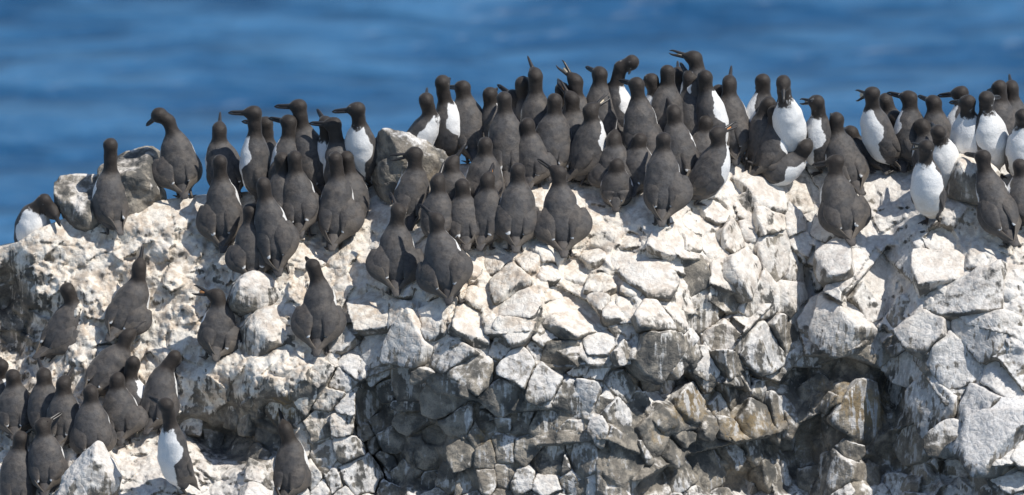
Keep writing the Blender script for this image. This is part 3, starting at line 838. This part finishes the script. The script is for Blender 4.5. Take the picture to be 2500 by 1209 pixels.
    # webbed feet on the rock
    for sg in (-1, 1):
        sh = unit(np.cross(fwd, [0, 0, 1.0]))
        k0 = P(sg * .022, .006, .034); an = B3 + sh * sg * .026 + fwd * -.004 + np.array([0, 0, .006])
        parts = [loft([k0, an * .5 + k0 * .5, an], [.009, .006, .006], [.009, .006, .006], sh, n=8, seg=4)]
        for t in (-.42, 0, .42):
            tip = an + (fwd * math.cos(t) + sh * math.sin(t)) * .046 + np.array([0, 0, -.006])
            parts.append(loft([an, (an + tip) / 2 + np.array([0, 0, .002]), tip], [.005, .004, .002], [.004, .003, .0015], sh, n=6, seg=3))
        tip = an + fwd * .036 + np.array([0, 0, -.005])
        parts.append(loft([an, tip], [.005, .019], [.0018, .0012], sh, n=6, seg=2))
        V, Q, Tt, par = join(parts)
        link('foot', make_mesh('foot', V - B3, [Q, Tt], M_FOOT), root)
    return root

O = M_GAPE
FLOCK = [
 # B, N, H, T, heading, options, label
 ((84,650),(80,512),(136,516),(156,550),150,dict(deep=.24,M=(108,490),fat=1.2,toward=True),'white-breasted murre bending its head down at the low end of the ridge'),
 ((278,572),(268,425),(270,352),(266,338),-24,dict(),'lone dark-backed murre looking out to sea beside the rough grey boulder'),
 ((452,484),(424,330),(386,279),(354,303),-4,dict(splay=(1.0,.35),M=(412,296)),'murre with neck bent forward and bill pointing down over drooped wings'),
 ((572,486),(532,352),(535,314),(536,270),-20,dict(splay=(.2,.4)),'dark murre pointing its bill straight up behind the row of level-billed ones'),
 ((555,615),(538,440),(537,393),(540,380),10,dict(splay=(1.0,.3)),'back-turned murre with hanging wing, leftmost of the tight lower row on the slope'),
 ((655,480),(652,350),(646,300),(590,294),-50,dict(deep=0.08),'murre mostly hidden behind the large level-billed one, only bill and nape showing'),
 ((638,500),(622,335),(618,274),(556,273),-62,dict(splay=(0,.1)),'large murre in profile with white breast and long level bill against the sea'),
 ((705,500),(704,340),(704,296),(655,286),-30,dict(splay=(.3,.2)),'murre with level bill standing lower between two taller level-billed ones'),
 ((792,495),(738,312),(727,258),(669,257),-22,dict(splay=(0,.2)),'tallest dark-backed murre of the row left of the gap, bill held level'),
 ((812,490),(796,345),(797,300),(774,264),-100,dict(deep=0.10),'partly hidden murre with white chest and bill angled up behind its neighbour'),
 ((858,520),(822,350),(812,302),(754,299),-26,dict(splay=(0,.3)),'murre with level bill and white flank in front of the half-hidden one'),
 ((893,452),(880,312),(871,267),(812,272),-128,dict(soil=.5),'white-bellied murre standing upright alone at the end of the row by the grey boulder'),
 ((702,570),(690,428),(687,388),(687,376),-8,dict(splay=(.3,.2)),'dark back-turned murre in the left knot, left one of two touching heads'),
 ((740,580),(722,428),(719,384),(718,370),6,dict(splay=(.2,.6)),'broad back-turned murre, right one of the two heads side by side in the knot'),
 ((690,672),(648,492),(643,450),(643,436),6,dict(splay=(.2,.8)),'back-turned murre behind the lowest broad one with white speck at its nape'),
 ((622,690),(612,552),(611,514),(611,500),2,dict(splay=(.9,.9),fat=1.1),'lowest murre of the left knot, wings spread low above the pale boulder'),
 ((815,612),(826,436),(818,387),(816,372),6,dict(splay=(.1,1.15)),'back-turned murre with right wing held far out at the edge of the knot'),
 ((862,565),(854,430),(846,385),(850,370),-8,dict(deep=0.04),'murre with long white flank stripe hidden behind the one holding a wing out'),
 # lower left
 ((275,836),(340,692),(340,652),(350,590),22,dict(splay=(.2,1.1)),'murre on the bare pale slope stretching its bill skyward with one wing open'),
 ((112,884),(186,746),(165,706),(148,685),48,dict(splay=(.1,.9)),'murre climbing the slope beside the dark hollow, head raised'),
 ((214,972),(298,856),(312,820),(358,782),28,dict(splay=(0,.3)),'murre leaning uphill with bill raised towards the open-winged bird above'),
 ((338,1045),(316,935),(326,888),(330,922),60,dict(deep=0.06,fat=.95),'murre with glossy black bowed head tucked behind the leaning one'),
 ((372,1060),(400,906),(426,876),(424,920),22,dict(splay=(0,.5)),'murre with head bowed and bill pointing down beside the pale rounded rock bulge'),
 ((445,1205),(420,1045),(408,988),(367,969),-118,dict(splay=(0,.5),lean=18),'murre showing its full white front on the low ledge of dirt'),
 ((112,1070),(107,948),(107,916),(90,874),6,dict(),'murre with bill up near the dark hollow, behind the lower crowd'),
 ((155,1095),(156,972),(156,936),(178,896),12,dict(splay=(.1,.2)),'murre pointing its bill up and right within the lower crowd'),
 ((228,1135),(222,992),(221,958),(221,944),0,dict(splay=(.4,.5),fat=1.05),'broad back-turned murre directly above the pointed pale stone'),
 ((302,1085),(286,958),(286,926),(286,912),6,dict(splay=(.1,.9)),'murre with drooping right wing between the broad one and the white-fronted one'),
 ((40,1072),(36,952),(31,918),(30,905),4,dict(splay=(.2,.2)),'back-turned murre with long straight neck at the picture edge below the hollow'),
 ((42,1262),(45,1105),(50,1070),(46,1056),4,dict(fat=1.05),'lowest murre at the bottom edge corner with only back and crown visible'),
 ((118,1212),(108,1072),(104,1038),(150,1008),8,dict(splay=(.1,.3),fat=1.05),'murre with bill angled up beside the pointed pale stone'),
 ((2,1040),(-4,935),(4,892),(0,872),60,dict(),'murre cut by the picture edge with a white patch below the dark hollow'),
 ((706,1232),(712,1086),(696,1048),(680,996),20,dict(splay=(.1,.3),fat=1.05),'single dark murre under the hollowed rock with bill pointing up'),
 ((518,878),(542,754),(527,722),(470,706),-8,dict(splay=(.1,1.1),gape=26,gapecol=O,fat=1.05,deep=-.03),'murre calling with open bill beside the pale rounded boulder'),
 ((780,868),(780,692),(763,650),(744,628),8,dict(splay=(1.0,.9)),'murre with both wings drooped alone on the sandy gully right of the pale boulder'),
 # centre
 ((958,372),(1058,284),(1042,243),(1044,213),100,dict(fat=.92,lean=30,deep=.0),'murre sitting across the dark grey boulder with bill pointing up'),
 ((1094,408),(1090,256),(1081,200),(1100,190),84,dict(deep=0.06),'tall murre with white belly and turned head standing behind the sitting one'),
 ((1158,400),(1134,245),(1128,212),(1092,210),-6,dict(),'dark-backed murre with bill level in front of the tall turned-head one'),
 ((1205,405),(1203,262),(1197,229),(1215,214),62,dict(deep=0.06),'murre with white flank squeezed behind the tall straight-backed one'),
 ((1244,456),(1232,280),(1231,240),(1231,226),4,dict(fat=1.08),'tall straight-backed murre with plain dark nape in the middle crowd'),
 ((1272,410),(1262,266),(1254,235),(1214,204),30,dict(deep=0.10),'murre with bill angled up left behind the tall straight-backed one'),
 ((1282,404),(1280,244),(1276,202),(1289,188),66,dict(deep=0.12),'brown-necked murre with white flank behind the skyward-calling one'),
 ((1318,402),(1308,234),(1307,182),(1289,136),2,dict(gape=10),'murre calling straight at the sky with thinly opened bill against the sea'),
 ((1420,402),(1406,238),(1404,196),(1364,150),-4,dict(gape=26),'murre with widely opened bill raised to the upper left on the skyline'),
 ((1412,425),(1398,280),(1395,240),(1363,196),-4,dict(gape=12,gapecol=O),'murre with orange gape just below the wide-billed skyline caller'),
 ((1385,408),(1378,262),(1372,218),(1361,190),62,dict(deep=0.10),'murre hidden behind the orange-mouthed caller, bill and white flank showing'),
 ((1345,440),(1354,285),(1354,244),(1354,228),0,dict(fat=1.08,splay=(.3,.3)),'round-headed back-turned murre below the two raised-bill callers'),
 ((1408,452),(1450,300),(1443,268),(1488,232),52,dict(gape=14,splay=(0,.2)),'murre with white shoulder patch calling up to the right in the centre'),
 ((1482,398),(1464,210),(1463,178),(1430,160),-12,dict(),'slim murre on the skyline with short raised bill beside the bowed-neck one'),
 ((1520,384),(1500,212),(1542,152),(1535,178),70,dict(M=(1515,165),deep=0.06),'murre arching its neck to preen its neighbour at the top of the crowd'),
 ((1598,392),(1600,235),(1588,196),(1556,205),-70,dict(deep=0.08),'dark murre with lowered head right behind the preening pair'),
 ((1572,436),(1560,245),(1553,205),(1512,194),0,dict(splay=(.2,.5),fat=1.08),'murre being preened, head turned sideways beneath the arched neck'),
 ((1496,405),(1496,250),(1500,212),(1520,200),8,dict(deep=0.04,splay=(.3,.3)),'broad back seen between the centre caller and the preened murre'),
 ((1622,390),(1630,212),(1630,174),(1628,160),-8,dict(splay=(.1,.1)),'round-headed back-turned murre with a white sliver at its shoulder near the top'),
 ((1662,372),(1655,215),(1656,180),(1655,146),4,dict(deep=0.06),'murre with bill raised touching its neighbour near the highest bird'),
 ((1704,360),(1702,170),(1692,140),(1632,124),-62,dict(gape=8),'highest murre of the whole colony with slightly open pale bill over the sea'),
 ((1702,400),(1684,226),(1684,189),(1661,150),0,dict(splay=(.2,.6)),'murre with raised bill and ruffled back directly below the highest bird'),
 ((1742,402),(1726,225),(1720,187),(1700,174),66,dict(),'murre facing the viewer with slanted white breast right of the ruffled one'),
 ((1762,405),(1756,255),(1754,222),(1754,208),0,dict(deep=0.10),'small brown nape half hidden between the white-breasted and the skyward murre'),
 ((1800,402),(1780,236),(1781,200),(1787,157),2,dict(splay=(.2,.1)),'dark murre with bill pointing straight up right of the dense top cluster'),
 ((1672,460),(1647,308),(1645,273),(1626,236),4,dict(splay=(.1,.2)),'murre with raised bill in the second rank, a white line on its right flank'),
 ((1505,478),(1500,365),(1499,338),(1508,286),4,dict(splay=(.9,.9),fat=1.0),'mottled murre with bill up and wings hung over the small dark chick'),
 ((1616,552),(1619,372),(1620,340),(1610,328),2,dict(splay=(.1,1.15)),'back-turned murre with right wing stretched outward at the top of the stony slope'),
 ((1690,498),(1760,362),(1752,326),(1799,302),62,dict(gape=12,gapecol=O,splay=(0,0)),'leaning murre with white breast calling to the right above the stony slope'),
 ((1258,616),(1266,452),(1264,416),(1264,402),0,dict(splay=(.5,.6)),'back-turned murre with white flank line beside the one with both wings spread'),
 ((1378,628),(1366,458),(1363,422),(1306,384),0,dict(splay=(1.1,1.1)),'murre with both wings spread and long dark bill ending the front row'),
 ((1183,610),(1191,470),(1191,438),(1206,400),16,dict(gape=9,gapecol=O,splay=(0,.6)),'murre showing a thin orange bill and white shoulder spot in the front group'),
 ((1140,610),(1130,490),(1128,454),(1127,436),-2,dict(splay=(.3,.3),fat=1.05),'plump back-turned murre between the white-spotted and the shaded ones'),
 ((1068,600),(1070,480),(1069,444),(1085,396),6,dict(gape=8),'murre with bill up and white flank oval, behind the two lowest front birds'),
 ((992,560),(1016,420),(1011,376),(948,386),-6,dict(gape=14),'murre with open dark bill and white flank in front of the dark grey boulder'),
 ((1104,530),(1104,432),(1104,400),(1138,350),6,dict(gape=9),'small-headed murre with pale-lined open bill raised to the right'),
 ((1180,520),(1184,388),(1185,352),(1186,338),0,dict(splay=(.2,.3)),'brown-headed back-turned murre in the middle rank, below the level-billed one'),
 ((968,722),(968,556),(972,516),(951,472),0,dict(gape=8,gapecol=O,splay=(1.1,1.0)),'front murre with glossy head, orange gape and both wings hung wide'),
 ((1108,740),(1068,574),(1066,538),(1025,500),10,dict(splay=(1.0,.8),fat=1.08),'nearest front murre with white wing-tip spots, lowest of the central group'),
 # right
 ((1862,400),(1860,232),(1861,196),(1845,214),-58,dict(deep=0.04),'slim pale-brown headed murre with white flank standing apart on the skyline'),
 ((1856,420),(1860,290),(1876,252),(1871,235),56,dict(),'dark murre with small raised head in front of the slim skyline one'),
 ((1938,405),(1914,248),(1908,204),(1908,250),168,dict(toward=True),'murre facing the viewer with bill pointing down on its white breast'),
 ((1862,440),(1893,312),(1896,274),(1954,288),54,dict(gape=12),'murre with white chest and thinly opened bill pointing right'),
 ((1848,432),(1952,392),(1968,358),(1992,322),92,dict(fat=.95,lean=20),'murre crouching flat on the pale block with white belly and raised bill'),
 ((1998,420),(1998,290),(1990,248),(1952,246),-106,dict(gape=12),'murre with open bill and full white breast left of the sea gap'),
 ((2095,478),(2040,330),(2042,290),(2028,276),-18,dict(splay=(0,.3),fat=1.05),'brown-backed murre behind the foremost dark one on the right cliff'),
 ((2070,600),(2038,432),(2040,394),(1983,402),-16,dict(splay=(.4,.9),fat=1.08),'foremost dark murre on the right cliff with level bill and crossed wing tips'),
 ((2182,412),(2124,268),(2124,228),(2086,232),-108,dict(gape=34),'murre calling with wide open bill, white breast and sloping body'),
 ((2200,418),(2172,276),(2162,243),(2168,228),2,dict(deep=0.06),'murre with bare round nape behind the wide open-billed one'),
 ((2232,415),(2222,272),(2218,237),(2166,224),-40,dict(),'murre with long level bill reaching over its neighbour on the right skyline'),
 ((2294,420),(2283,280),(2279,248),(2243,231),-12,dict(splay=(.2,.2)),'dark-backed murre with bill tilted up left of the white-bellied pair'),
 ((2280,450),(2265,335),(2249,306),(2204,300),-12,dict(fat=1.05),'broad-backed murre with level bill above the upright white-bellied one'),
 ((2278,544),(2257,400),(2256,358),(2222,356),-152,dict(gape=16,soil=1.0,lean=10),'upright white-bellied murre with black head and open bill on the pale slope'),
 ((2308,470),(2296,352),(2286,322),(2270,300),150,dict(deep=0.04,fat=.95),'murre with white back-side patch tucked behind the black-headed upright one'),
 ((2372,430),(2359,284),(2356,249),(2315,249),-160,dict(fat=1.08,lean=14),'murre with large round white belly above the beige boulder'),
 ((2352,412),(2350,262),(2342,226),(2288,232),-58,dict(deep=0.08),'murre with long flat bill behind the round-bellied one'),
 ((2428,432),(2405,280),(2404,240),(2440,236),140,dict(lean=14),'white-breasted murre looking right beside the round-bellied one'),
 ((2462,400),(2440,252),(2437,212),(2409,222),-52,dict(deep=0.04),'murre with white patch under its lowered bill on the far skyline corner'),
 ((2488,405),(2472,250),(2470,212),(2466,178),2,dict(deep=0.06),'murre with bill straight up at the far end of the skyline'),
 ((2492,450),(2493,315),(2492,283),(2506,285),172,dict(lean=12),'murre with plain white belly cut by the picture edge'),
 ((2474,606),(2406,424),(2400,382),(2357,374),-14,dict(splay=(.5,.3),lean=32),'murre leaning back with white shoulders in front of the beige boulder'),
 ((2112,425),(2086,352),(2076,322),(2060,312),-30,dict(fat=.85,deep=.05),'short murre low behind the open-billed white-breasted one'),
 ((2200,420),(2192,318),(2184,285),(2174,270),-8,dict(fat=.95,deep=.02),'dark murre wedged in the gap under the long level bill'),
 ((1302,462),(1292,338),(1288,304),(1284,292),12,dict(splay=(.2,.7),deep=.02),'brown-backed murre crouched between the two round-headed central ones'),
 ((1718,455),(1722,330),(1724,298),(1716,286),-10,dict(splay=(.1,.4),deep=.03),'dark murre below the ruffled one, behind the leaning white-breasted caller'),
 ((1560,478),(1556,372),(1562,342),(1572,330),20,dict(fat=.9,deep=.02),'smaller dark murre tucked between the mottled adult and the wing-stretching one'),
 ((2150,425),(2140,340),(2136,312),(2122,304),-20,dict(fat=.85,deep=.04),'murre hidden low behind the sloping body of the wide open-billed one'),
 ((2505,560),(2494,440),(2490,405),(2494,392),-30,dict(),'murre at the picture edge behind the leaning one'),
]
for B, Np, H, T, phi, op, lab in FLOCK:
    murre(B, Np, H, T, phi, label=lab, **op)
# the dark downy chick in front of the mottled adult
murre((1506, 502), (1505, 432), (1505, 404), (1500, 396), 4, label='small dark downy murre chick standing in front of the mottled adult', fat=.78, lean=8, group='murre chicks', name='murre_chick')
